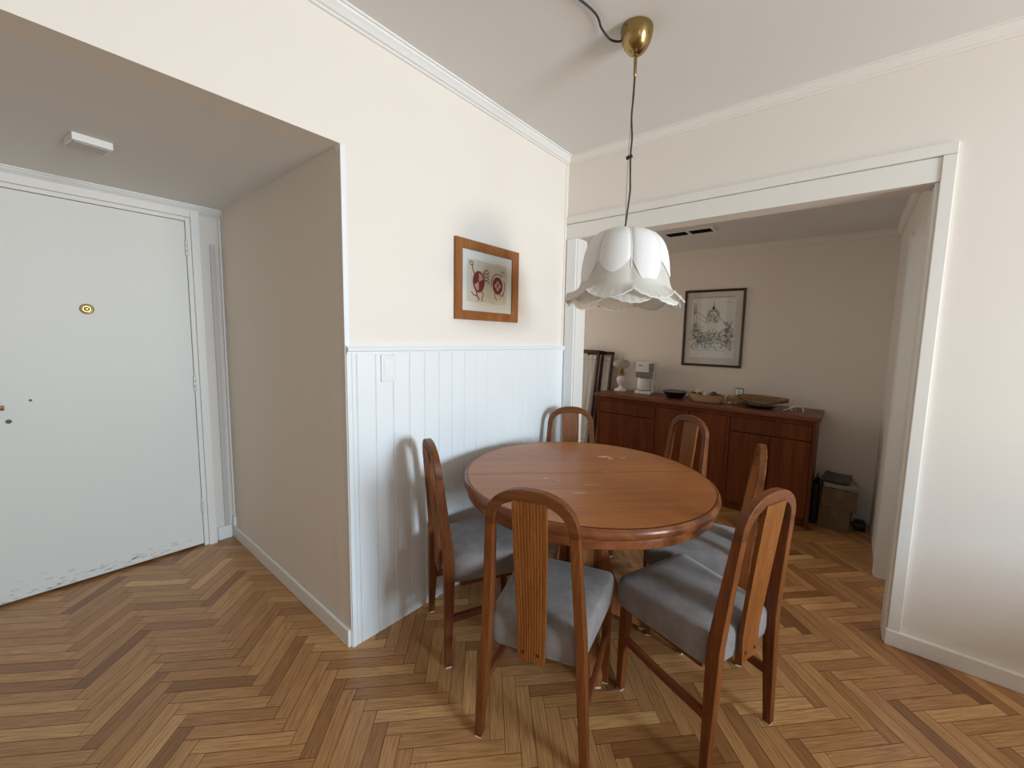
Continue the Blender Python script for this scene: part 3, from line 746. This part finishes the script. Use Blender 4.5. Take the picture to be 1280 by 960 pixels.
tube(bm, catmull([(-.02, .0, .022), (-.01, .02, .006), (.0, .03, .005)], 4), .006, 7); tube(bm, catmull([(.04, .005, .034), (.048, -.02, .012), (.05, -.03, .006)], 4), .006, 7)
tube(bm, catmull([(-.035, -.012, .02), (-.03, -.03, .008), (-.02, -.045, .006)], 4), .005, 7)
o = tag(obj('coral_branch', bm, SHELL, None, True, 60), 'pale branching piece of coral at the right end of the sideboard', 'coral'); o.location = (1.30, 1.26, ST)

# ------------------------------------------------------------------ folded screen leaning on the nook wall
sc = thing('folding_screen', 'folded screen of dark wood and gathered white cotton left of the sideboard', 'folding screen', (-.65, 1.19, .006))
sc.rotation_euler = (-.155, 0, 0)
def panel(x0, x1, y, h):
    bm = bmesh.new()
    box(bm, x0, y-.012, 0, x0+.018, y+.012, h, .003); box(bm, x1-.018, y-.012, 0, x1, y+.012, h, .003)
    box(bm, x0-.002, y-.014, h-.036, x1+.002, y+.014, h, .004); box(bm, x0+.028, y-.010, .10, x1-.028, y+.010, .135, .003)
    fr = obj('panel_frame', bm, DKWOOD, sc)
    bm = bmesh.new(); rows = []
    n = 120
    ph = rnd.random()*6
    for iz in range(31):
        z = .255+(h-.055-.255)*iz/30
        amp = .011*(0.35 if abs(z-.30) < .012 or abs(z-(h-.10)) < .012 else 1)
        rows.append([(x0+.030+(x1-x0-.06)*i/(n-1), y-.003+amp*(math.sin(i/n*2*PI*11+ph+.5*math.sin(z*6+i*.03))+.30*math.sin(i/n*2*PI*27+z*3)), z) for i in range(n)])
    grid_surface(bm, rows)
    cl = obj('gathered_cloth', bm, CLOTHW, fr, True, 80)
    for z in (.30, h-.10):
        bm = bmesh.new(); tube(bm, [(x0+.028, y-.012, z), ((x0+x1)/2, y-.013, z), (x1-.028, y-.012, z)], .0025, 6)
        obj('curtain_rod', bm, WIRE, fr)
panel(-.18, .180, 0, 1.240); panel(-.11, .212, .034, 1.239); panel(.0, .308, .068, 1.237)
# ------------------------------------------------------------------ boxes and papers right of the sideboard
def carton(name, loc, rz, w, d, h, label):
    t = thing(name, label, 'box', loc, rz, 'cardboard boxes beside the sideboard')
    bm = bmesh.new(); box(bm, -w/2, -d/2, 0, w/2, d/2, h-.004, .003); obj('body', bm, CARD, t)
    for s in (-1, 1):
        bm = bmesh.new(); box(bm, -w/2, min(0, s*d/2)+.001, h-.004, w/2, max(0, s*d/2)-.001, h, .001); obj('flap', bm, CARD, t)
    bm = bmesh.new(); box(bm, -.022, -d/2-.001, h-.06, .022, d/2+.001, h+.0012); obj('tape', bm, TAPE, t)
    return t
carton('cardboard_box', (1.598, 1.345, 0), math.radians(-3), .185, .26, .165, 'small cardboard box on the floor, bottom of the stack right of the sideboard')
carton('cardboard_box', (1.606, 1.345, .165), math.radians(2), .205, .28, .145, 'wider cardboard box on top of another, under the newspapers')
def paper(loc, rz, w, d, n, label, m=PAPER):
    bm = bmesh.new()
    for k in range(n):
        dx, dy = rnd.uniform(-.006, .006), rnd.uniform(-.006, .006)
        pts = []
        rows = []
        for i in range(9):
            x = -w/2+w*i/8; zz = .006*k+.006*math.sin(i/8*PI*1.6+k)*(.5)+.004
            rows.append([(x+dx, -d/2+dy, zz), (x+dx, d/2+dy, zz), (x+dx, d/2+dy, zz+.005), (x+dx, -d/2+dy, zz+.005)])
        V = grid_surface(bm, rows, close_u=True); bm.faces.new(V[0]); bm.faces.new(V[-1])
    mz = min(v.co.z for v in bm.verts)
    for v in bm.verts: v.co.z -= mz
    o = tag(obj('newspaper', bm, m), label, 'newspaper', 'papers on the cardboard boxes'); o.location = loc; o.rotation_euler = (0, 0, rz)
paper((1.60, 1.335, .3105), math.radians(6), .19, .25, 4, 'thick folded newspaper directly on the cardboard box, lowest of the pile')
paper((1.585, 1.35, .345), math.radians(-5), .16, .22, 3, 'dark folded magazine topmost on the pile of papers', mat('dark_magazine', (.10, .085, .08), .5, var=.5, vscale=14))
t = thing('tool_bag', 'narrow black bag standing between the sideboard and the cardboard boxes', 'bag', (1.469, 1.36, 0))
bm = bmesh.new(); box(bm, -.018, -.12, 0, .018, .12, .30, .010, 3); obj('body', bm, mat('black_nylon', (.012, .012, .02), .7), t, True)
bm = bmesh.new(); tube(bm, catmull([(0, -.06, .295), (0, -.05, .345), (0, .05, .345), (0, .06, .295)], 6), .006); obj('handle', bm, BLACK, t, True)
bm = bmesh.new(); box(bm, -.035, -.06, 0, .035, .06, .05, .008, 2); sweep(bm, [(-.02, 0, .048), (-.02, 0, .062), (.02, 0, .062), (.02, 0, .048)], .01, .012, (0, 1, 0), .3)
o = tag(obj('black_case', bm, BLACK, None, True), 'small low black case on the floor in the corner right of the cardboard boxes', 'case'); o.location = (1.745, 1.38, 0)

# ------------------------------------------------------------------ pictures
def frame_mesh(w, h, fw_, dep, mitre=True):
    bm = bmesh.new()     # in local x (width), z (height), y = depth towards the viewer (-y)
    o = [(-w/2, -h/2), (w/2, -h/2), (w/2, h/2), (-w/2, h/2)]
    def ring(s, y): return [bm.verts.new((x*(1-2*s/w), y, z*(1-2*s/h))) for x, z in o]
    R_ = [ring(0, 0), ring(0, -dep*.8), ring(.004, -dep), ring(fw_*.6, -dep*.85), ring(fw_-.004, -dep*.7), ring(fw_, -dep*.6), ring(fw_, 0)]
    for a, b in zip(R_, R_[1:]+R_[:1]):
        for i in range(4): bm.faces.new([a[i], a[(i+1) % 4], b[(i+1) % 4], b[i]])
    return bm
def poly_y(bm, pts, y, mi):
    f = bm.faces.new([bm.verts.new((x, y, z)) for x, z in pts]); f.material_index = mi; return f
def stroke(bm, pts, wd, y, mi):
    P = [Vector((a, b)) for a, b in pts]; Lf, Rt = [], []
    for i in range(len(P)):
        t = (P[min(i+1, len(P)-1)]-P[max(i-1, 0)]); t = t.normalized() if t.length > 1e-9 else Vector((1, 0))
        n = Vector((-t.y, t.x))*wd/2
        Lf.append(bm.verts.new((P[i].x+n.x, y, P[i].y+n.y))); Rt.append(bm.verts.new((P[i].x-n.x, y, P[i].y-n.y)))
    for i in range(len(P)-1):
        f = bm.faces.new([Lf[i], Lf[i+1], Rt[i+1], Rt[i]]); f.material_index = mi
def arc(cx, cz, rx, rz, a0, a1, n=12): return [(cx+rx*math.cos(a0+(a1-a0)*k/n), cz+rz*math.sin(a0+(a1-a0)*k/n)) for k in range(n+1)]
W1, H1 = .476, .405
p1 = thing('framed_print', 'framed print with two dark red figures in a brown wooden frame on the left wall', 'picture', (.001, -.756, 1.633), PI/2)
obj('frame', frame_mesh(W1, H1, .047, .022), FRAMEW, p1)
bm = bmesh.new()
iw, ih = W1/2-.044, H1/2-.044
poly_y(bm, [(-iw, -ih), (iw, -ih), (iw, ih), (-iw, ih)], -.004, 0)
bl = [(-.155, -.105), (-.09, -.110), (-.02, -.104), (.06, -.112), (.13, -.106), (.150, -.10), (.148, -.03), (.153, .05), (.146, .108), (.07, .112), (0, .107), (-.08, .114), (-.150, .108), (-.156, .03)]
poly_y(bm, [(x, z) for x, z in bl], -.0044, 1)
RED = 2
# left figure: striped bird-like body
cx, cz = -.070, .0
poly_y(bm, arc(cx, cz, .043, .056, 0, 2*PI-.01, 28), -.0048, RED)
for a0 in (.35, 3.5):
    poly_y(bm, [(cx, cz)]+arc(cx, cz, .034, .046, a0, a0+1.2, 8), -.0052, 3)
for k, dz in enumerate((.055, .038, .020, .002)):
    stroke(bm, [(cx+.030, cz+dz*.8), (cx+.050, cz+dz+.012), (cx+.066, cz+dz+.010), (cx+.074, cz+dz-.004)], .006, -.0048, RED)
stroke(bm, [(cx-.030, cz+.035), (cx-.045, cz+.06), (cx-.046, cz+.085)], .006, -.0048, RED); stroke(bm, arc(cx-.052, cz+.090, .011, .010, 0, 2*PI, 14), .005, -.0048, RED)
stroke(bm, [(cx-.018, cz-.05), (cx-.010, cz-.075), (cx+.004, cz-.095)], .008, -.0048, RED); stroke(bm, [(cx-.010, cz-.075), (cx-.04, cz-.070), (cx-.052, cz-.055)], .006, -.0048, RED)
stroke(bm, [(cx+.022, cz-.045), (cx+.034, cz-.066), (cx+.024, cz-.085), (cx+.028, cz-.10)], .006, -.0048, RED)
# right figure: round shield
cx, cz = .075, -.006
poly_y(bm, arc(cx, cz, .041, .048, 0, 2*PI-.01, 28), -.0048, RED)
for dx, dz in ((0, .017), (0, -.017), (.015, 0), (-.015, 0)): poly_y(bm, arc(cx+dx, cz+dz, .010, .011, 0, 2*PI-.01, 12), -.0052, 3)
poly_y(bm, arc(cx, cz, .008, .009, 0, 2*PI-.01, 10), -.0056, RED)
stroke(bm, arc(cx, cz, .052, .064, .9, 3.3, 16), .005, -.0048, RED); stroke(bm, arc(cx+.004, cz, .054, .06, -.9, .6, 10), .005, -.0048, RED)
stroke(bm, arc(cx+.040, cz+.070, .012, .012, -1.2, 4.6, 14), .0045, -.0048, 4)
stroke(bm, [(cx-.025, cz-.042), (cx-.020, cz-.066), (cx-.004, cz-.078)], .006, -.0048, RED); stroke(bm, [(cx+.020, cz-.045), (cx+.040, cz-.056), (cx+.050, cz-.040)], .006, -.0048, RED)
stroke(bm, [(cx+.018, cz-.047), (cx+.022, cz-.072)], .005, -.0048, RED)
obj('print', bm, [mat('white_mat_board', (.80, .80, .77), .7), mat('mottled_rock_beige', (.68, .63, .52), .8, var=.18, vscale=18), mat('dark_red_ink', (.23, .015, .02), .7), mat('pinkish_ink', (.62, .40, .34), .7), mat('grey_ink', (.16, .12, .12), .7)], p1)
bm = bmesh.new(); poly_y(bm, [(-iw-.002, -ih-.002), (iw+.002, -ih-.002), (iw+.002, ih+.002), (-iw-.002, ih+.002)], -.0095, 0); obj('glass', bm, GLASS, p1)
W2, H2_ = .512, .688
p2 = thing('framed_drawing', 'ink drawing of a domed building and trees in a thin dark frame above the sideboard', 'picture', (.594, D-.001, 1.467), 0)
obj('frame', frame_mesh(W2, H2_, .020, .018), mat('dark_walnut_frame', (.035, .012, .008), .4), p2)
bm = bmesh.new(); iw, ih = W2/2-.018, H2_/2-.018
poly_y(bm, [(-iw, -ih), (iw, -ih), (iw, ih), (-iw, ih)], -.003, 0)
sw, sh = .185, .265
poly_y(bm, [(-sw, -sh), (sw, -sh), (sw, sh), (-sw, sh)], -.0034, 1)
INK, YY = 2, -.0038
stroke(bm, [(-sw, sh+.014), (sw, sh+.014)], .003, YY, INK)
r4 = random.Random(3)
def sk(x, z, s=.012): 
    a = r4.uniform(0, PI); stroke(bm, arc(x, z, s*r4.uniform(.4, 1), s*r4.uniform(.4, 1), a, a+r4.uniform(1.5, 4.5), 6), r4.uniform(.0014, .0034), YY-.00002*r4.randint(0, 9), INK)
# dome with its lantern
stroke(bm, arc(.0, .105, .055, .065, 0, PI, 20), .004, YY, INK); stroke(bm, arc(.0, .105, .042, .052, .1, PI-.1, 16), .007, YY, INK)
stroke(bm, [(0, .17), (-.004, .2), (0, .245), (.004, .2), (0, .17)], .004, YY, INK); poly_y(bm, [(-.014, .168), (.014, .168), (.006, .195), (-.006, .195)], YY, INK)
for x in (-.05, -.03, .02, .045): stroke(bm, [(x, .105), (x-.004, .05)], .004, YY, INK)
for k in range(26): sk(r4.uniform(-.05, .05), r4.uniform(.06, .13), .012)
# left tower and street front
for z in (.14, .16, .18, .20): stroke(bm, [(-.17, z), (-.145, z)], .004, YY, INK)
stroke(bm, [(-.17, -.05), (-.17, .21), (-.16, .235), (-.148, .21), (-.145, .0)], .003, YY, INK)
for k in range(14): sk(r4.uniform(-.168, -.148), r4.uniform(.13, .22), .008)
stroke(bm, [(-.145, .15), (-.05, .085)], .003, YY, INK); stroke(bm, [(.05, .10), (.12, .03), (.175, -.01)], .003, YY, INK)
stroke(bm, [(-.145, .10), (-.055, .045)], .002, YY, INK)
for k in range(480):
    x = r4.uniform(-.175, .175); z = r4.gauss(-.10, .055)
    lim = .06-.0*abs(x) if abs(x) > .08 else -.02
    if -.195 < z < lim: sk(x, z, .013)
for k in range(60): sk(r4.gauss(.13, .022), r4.gauss(.0, .03), .012)
for k in range(60): sk(r4.gauss(-.14, .022), r4.gauss(-.01, .04), .012)
for k in range(7): stroke(bm, [(-.17+.05*k, -.19-.004*(k % 3)), (-.13+.05*k, -.20)], .0016, YY, INK)
stroke(bm, [(.09, .225), (.105, .231), (.115, .226), (.13, .234), (.14, .225), (.16, .221)], .002, YY, INK)
stroke(bm, [(.11, -.225), (.125, -.221), (.135, -.227), (.15, -.222)], .0014, YY, INK)
obj('print', bm, [mat('greyish_mat_board', (.68, .62, .57), .7), mat('drawing_paper', (.80, .80, .75), .7), mat('black_ink', (.06, .06, .07), .7)], p2)
bm = bmesh.new(); poly_y(bm, [(-iw-.001, -ih-.001), (iw+.001, -ih-.001), (iw+.001, ih+.001), (-iw-.001, ih+.001)], -.0095, 0); obj('glass', bm, GLASS, p2)

# ------------------------------------------------------------------ wall switch
t = thing('light_switch', 'white square-cornered light switch plate on the white panelled wall', 'light switch', (.009, -1.368, 1.198))
bm = bmesh.new(); box(bm, 0, -.036, -.058, .009, .036, .058, .003, 2); obj('plate', bm, PLASTIC, t)
bm = bmesh.new(); box(bm, .009, -.022, -.034, .0105, .022, .034, .001); obj('module', bm, WHITE, t)
bm = bmesh.new(); box(bm, .0103, -.019, -.010, .0135, .019, .010, .0015); obj('rocker', bm, WHITE, t)

# ------------------------------------------------------------------ ceiling fixtures
t = thing('ceiling_light', 'small white box-shaped fixture on the alcove ceiling by the entrance door', 'ceiling light', (-.79, -2.135, H2), math.radians(8))
bm = bmesh.new(); box(bm, -.05, -.055, -.027, .05, .055, 0, .003); obj('housing', bm, PLASTIC, t)
bm = bmesh.new(); box(bm, -.046, -.048, -.0295, .036, .048, -.0265, .002); obj('diffuser', bm, mat('frosted_grey_diffuser', (.55, .53, .50), .5), t)
t = thing('ceiling_vent', 'white ceiling vent with two dark slots in the ceiling behind the opening', 'vent', (.555, .825, HF), math.radians(0))
bm = bmesh.new()
x0, x1, y0, y1 = -.185, .185, -.075, .075
for a in ((x0, y0, x1, y0+.018), (x0, y1-.018, x1, y1), (x0, y0+.018, x0+.018, y1-.018), (x1-.018, y0+.018, x1, y1-.018), (-.010, y0+.018, .010, y1-.018)):
    box(bm, a[0], a[1], -.010, a[2], a[3], 0)
obj('frame', bm, WHITE, t)
for a, b in ((x0+.018, -.010), (.010, x1-.018)):
    bm = bmesh.new(); box(bm, a, y0+.018, -.003, b, y1-.018, -.001); gr = obj('grille', bm, DARK, t)
    bm = bmesh.new()
    for k in range(5):
        y = y0+.03+k*.022; prism(bm, [(y, -.009), (y+.002, -.009), (y+.012, -.0035), (y+.010, -.0035)], 0, a, b)
    obj('louvre', bm, mat('dark_louvre', (.035, .028, .025), .5), gr)

# ------------------------------------------------------------------ pendant lamp
PXY = (.832, -.80)
pn = thing('pendant_lamp', 'hanging lamp with white petal-shaped ruffled shade and brass ceiling cup above table', 'lamp', (PXY[0], PXY[1], HC))
z0 = 1.788-HC
cxo = (.012, -.008)
bm = bmesh.new(); lathe(bm, [(.050, 0), (.061, -.003), (.062, -.012), (.060, -.030), (.054, -.052), (.044, -.072), (.030, -.088), (.014, -.096), (.006, -.098)], 40, *cxo); obj('canopy', bm, BRASS, pn, True)
bm = bmesh.new(); lathe(bm, [(.009, -.094), (.009, -.104), (.0065, -.106), (.0065, -.172), (.004, -.176)], 16, *cxo); obj('rod', bm, BRASS, pn, True)
cp = catmull([(cxo[0], cxo[1], -.172), (.009, -.006, -.25), (.004, -.004, -.32), (.010, -.004, -.40), (.006, -.002, -.46), (.008, 0, -.55), (.010, 0, -.60), (.002, 0, -.68), (-.004, 0, -.74), (0, 0, z0+.002)], 6)
bm = bmesh.new(); tube(bm, cp, .0036, 8); obj('cord', bm, CABLE, pn, True)
bm = bmesh.new(); tube(bm, [(cxo[0]-.003, cxo[1], -.17), (-.004, 0, -.45), (-.006, 0, -.60), (-.004, 0, z0)], .0013, 6); obj('support_wire', bm, WIRE, pn)
bm = bmesh.new(); sweep(bm, [(-.012, 0, -.470), (.012, 0, -.466)], .012, .010, (0, 1, 0), .4); obj('cord_clip', bm, CABLE, pn)
bm = bmesh.new(); lathe(bm, [(.020, z0+.004), (.022, z0), (.022, z0-.010), (.018, z0-.012)], 24); lathe(bm, [(.016, z0-.01), (.018, z0-.06), (.014, z0-.07)], 16); obj('lamp_holder', bm, BRASS, pn, True)
# wire running along the ceiling into the cup
NPET = 8; PH = math.radians(12)
def lob(a): return abs(math.cos(NPET*(a-PH)/2))          # 1 at a petal's middle, 0 at the seams
prof = [(.012, .0), (.05, -.001), (.085, -.008), (.112, -.022), (.134, -.042), (.150, -.068), (.161, -.100), (.168, -.140), (.172, -.180)]
SEG = 160
def shade_rows(pr, bulge, off=0.0, zf=None):
    rows = []
    for r, z in pr:
        row = []
        for k in range(SEG):
            a = 2*PI*k/SEG; b = bulge*(math.sqrt(max(0, lob(a)))-.6)*min(1, r/.1)
            rr = r+b+off; row.append((rr*math.cos(a), rr*math.sin(a), z0+z+(zf(a, r, z) if zf else 0)))
        rows.append(row)
    return rows
bm = bmesh.new()
low = prof[3:]+[(.175, -.205), (.180, -.225)]
grid_surface(bm, shade_rows(low, .012), close_u=True)
obj('voile_shade', bm, VOILE, pn, True, 80)
# satin petals: each its own mesh with a pointed lower edge
for p in range(NPET):
    bm = bmesh.new(); rows = []
    n = 15
    ac = PH+2*PI*p/NPET
    for i in range(17):
        s_ = i/16
        row = []
        for k in range(n):
            u = -1+2*k/(n-1)
            a = ac+u*PI/NPET
            depth = .137+(.106 if p % 2 else .058)*(1-abs(u)**1.7)         # how far down this petal reaches at u
            d = s_*depth
            for q in range(len(prof)-1):
                if -prof[q+1][1] >= d or q == len(prof)-2: break
            f = (d+prof[q][1])/(prof[q][1]-prof[q+1][1]+1e-9); f = max(0, min(1.3, f))
            r = prof[q][0]+(prof[q+1][0]-prof[q][0])*f
            rr = r+.014*(math.sqrt(max(0, 1-u*u))**1.0-.6)*min(1, r/.1)+.0035
            row.append((rr*math.cos(a), rr*math.sin(a), z0-d+.001))
        rows.append(row)
    grid_surface(bm, rows); obj('petal', bm, PETAL, pn, True, 80)
# piping on the seams
bm = bmesh.new()
for p in range(NPET):
    a = PH+PI/NPET+2*PI*p/NPET
    tube(bm, [((r-.0040)*math.cos(a), (r-.0040)*math.sin(a), z0+z+.002) for r, z in prof], .0028, 6)
obj('piping', bm, PETAL, pn, True)
# scalloped ruffle round the rim (two layers)
def skirt_pt(a, s_, ph, r0, r1, zt, drop, scal):
    l = abs(math.cos(NPET*(a-PH-ph)/2))
    b = .012*(math.sqrt(l)-.6)
    r = r0+b*(1-s_)+(r1-r0)*s_**1.3+.010*s_*(l-.5)
    z = zt-drop*s_**.8-scal*s_*(l**.8-.35)+.0012*s_*math.sin(a*46)
    return (r*math.cos(a), r*math.sin(a), z0+z)
def ruffle(ph, r0, r1, zt, drop, scal, m):
    bm = bmesh.new(); S2 = 240
    grid_surface(bm, [[skirt_pt(2*PI*k/S2, i/10, ph, r0, r1, zt, drop, scal) for k in range(S2)] for i in range(11)], close_u=True)
    rf = obj('ruffle', bm, m, pn, True, 80)
    bm = bmesh.new()     # bound edge
    rows = []
    for i in range(5):
        s_ = .80+.21*i/4
        rows.append([Vector(skirt_pt(2*PI*k/S2, s_, ph, r0, r1, zt, drop, scal))+Vector((math.cos(2*PI*k/S2), math.sin(2*PI*k/S2), 0))*.0022 for k in range(S2)])
    grid_surface(bm, rows, close_u=True); obj('binding', bm, LACE, rf, True, 80)
    bm = bmesh.new(); tube(bm, [skirt_pt(2*PI*k/S2, 1.0, ph, r0, r1, zt, drop, scal) for k in range(S2+1)], .0024, 6); obj('edge_cord', bm, PETAL, rf, True)
ruffle(0, .180, .236, -.222, .048, .034, VOILE)
ruffle(PI/NPET, .176, .222, -.226, .065, .029, VOILE)
bm = bmesh.new()
hx, hy = PXY[0]+cxo[0], PXY[1]+cxo[1]
tube(bm, catmull([(.60, -1.60, HC-.006), (.69, -1.25, HC-.007), (.755, -1.0, HC-.010), (.742, -.90, HC-.012), (.755, -.845, HC-.028), (hx-.05, hy-.012, HC-.030), (hx-.030, hy-.035, HC-.008), (hx-.02, hy-.055, HC-.012), (hx-.014, hy-.062, HC-.018)], 6), .0042, 8)
tag(obj('ceiling_wire', bm, CABLE, None, True), 'black wire running along the ceiling into the brass lamp cup', 'wire')

# ------------------------------------------------------------------ unseen couch added between the table and the balcony window; it keeps the low daylight off the floor and the foot of the wall
t = thing('sofa_light_blocker', 'unseen beige fabric couch added between the round table and the balcony window to block low daylight', 'sofa_light_blocker', (3.62, -1.22, 0), PI/2)
SOFAF = mat('beige_sofa_fabric', (.42, .36, .29), .9, bump=.3, bscale=200, var=.05, vscale=8)
HWS = 1.12
bm = bmesh.new(); box(bm, -HWS, -.42, .07, HWS, .40, .28, .03, 3); obj('base', bm, SOFAF, t, True)
bm = bmesh.new(); box(bm, -HWS, .18, .28, HWS, .42, .76, .05, 4); obj('backrest', bm, SOFAF, t, True)
for s_ in (-1, 1):
    bm = bmesh.new(); box(bm, s_*HWS-(.18 if s_ > 0 else 0), -.42, .20, s_*HWS+(0 if s_ > 0 else .18), .42, .62, .05, 4); obj('armrest', bm, SOFAF, t, True)
    bm = bmesh.new(); box(bm, min(0, s_*(HWS-.19))+.004, -.42, .281, max(0, s_*(HWS-.19))-.004, .18, .44, .04, 4); obj('seat_cushion', bm, SOFAF, t, True)
    for q in (-.36, .34):
        bm = bmesh.new(); lathe(bm, [(.016, 0), (.024, .075)], 14, s_*(HWS-.07), q); obj('foot', bm, DKWOOD, t, True)
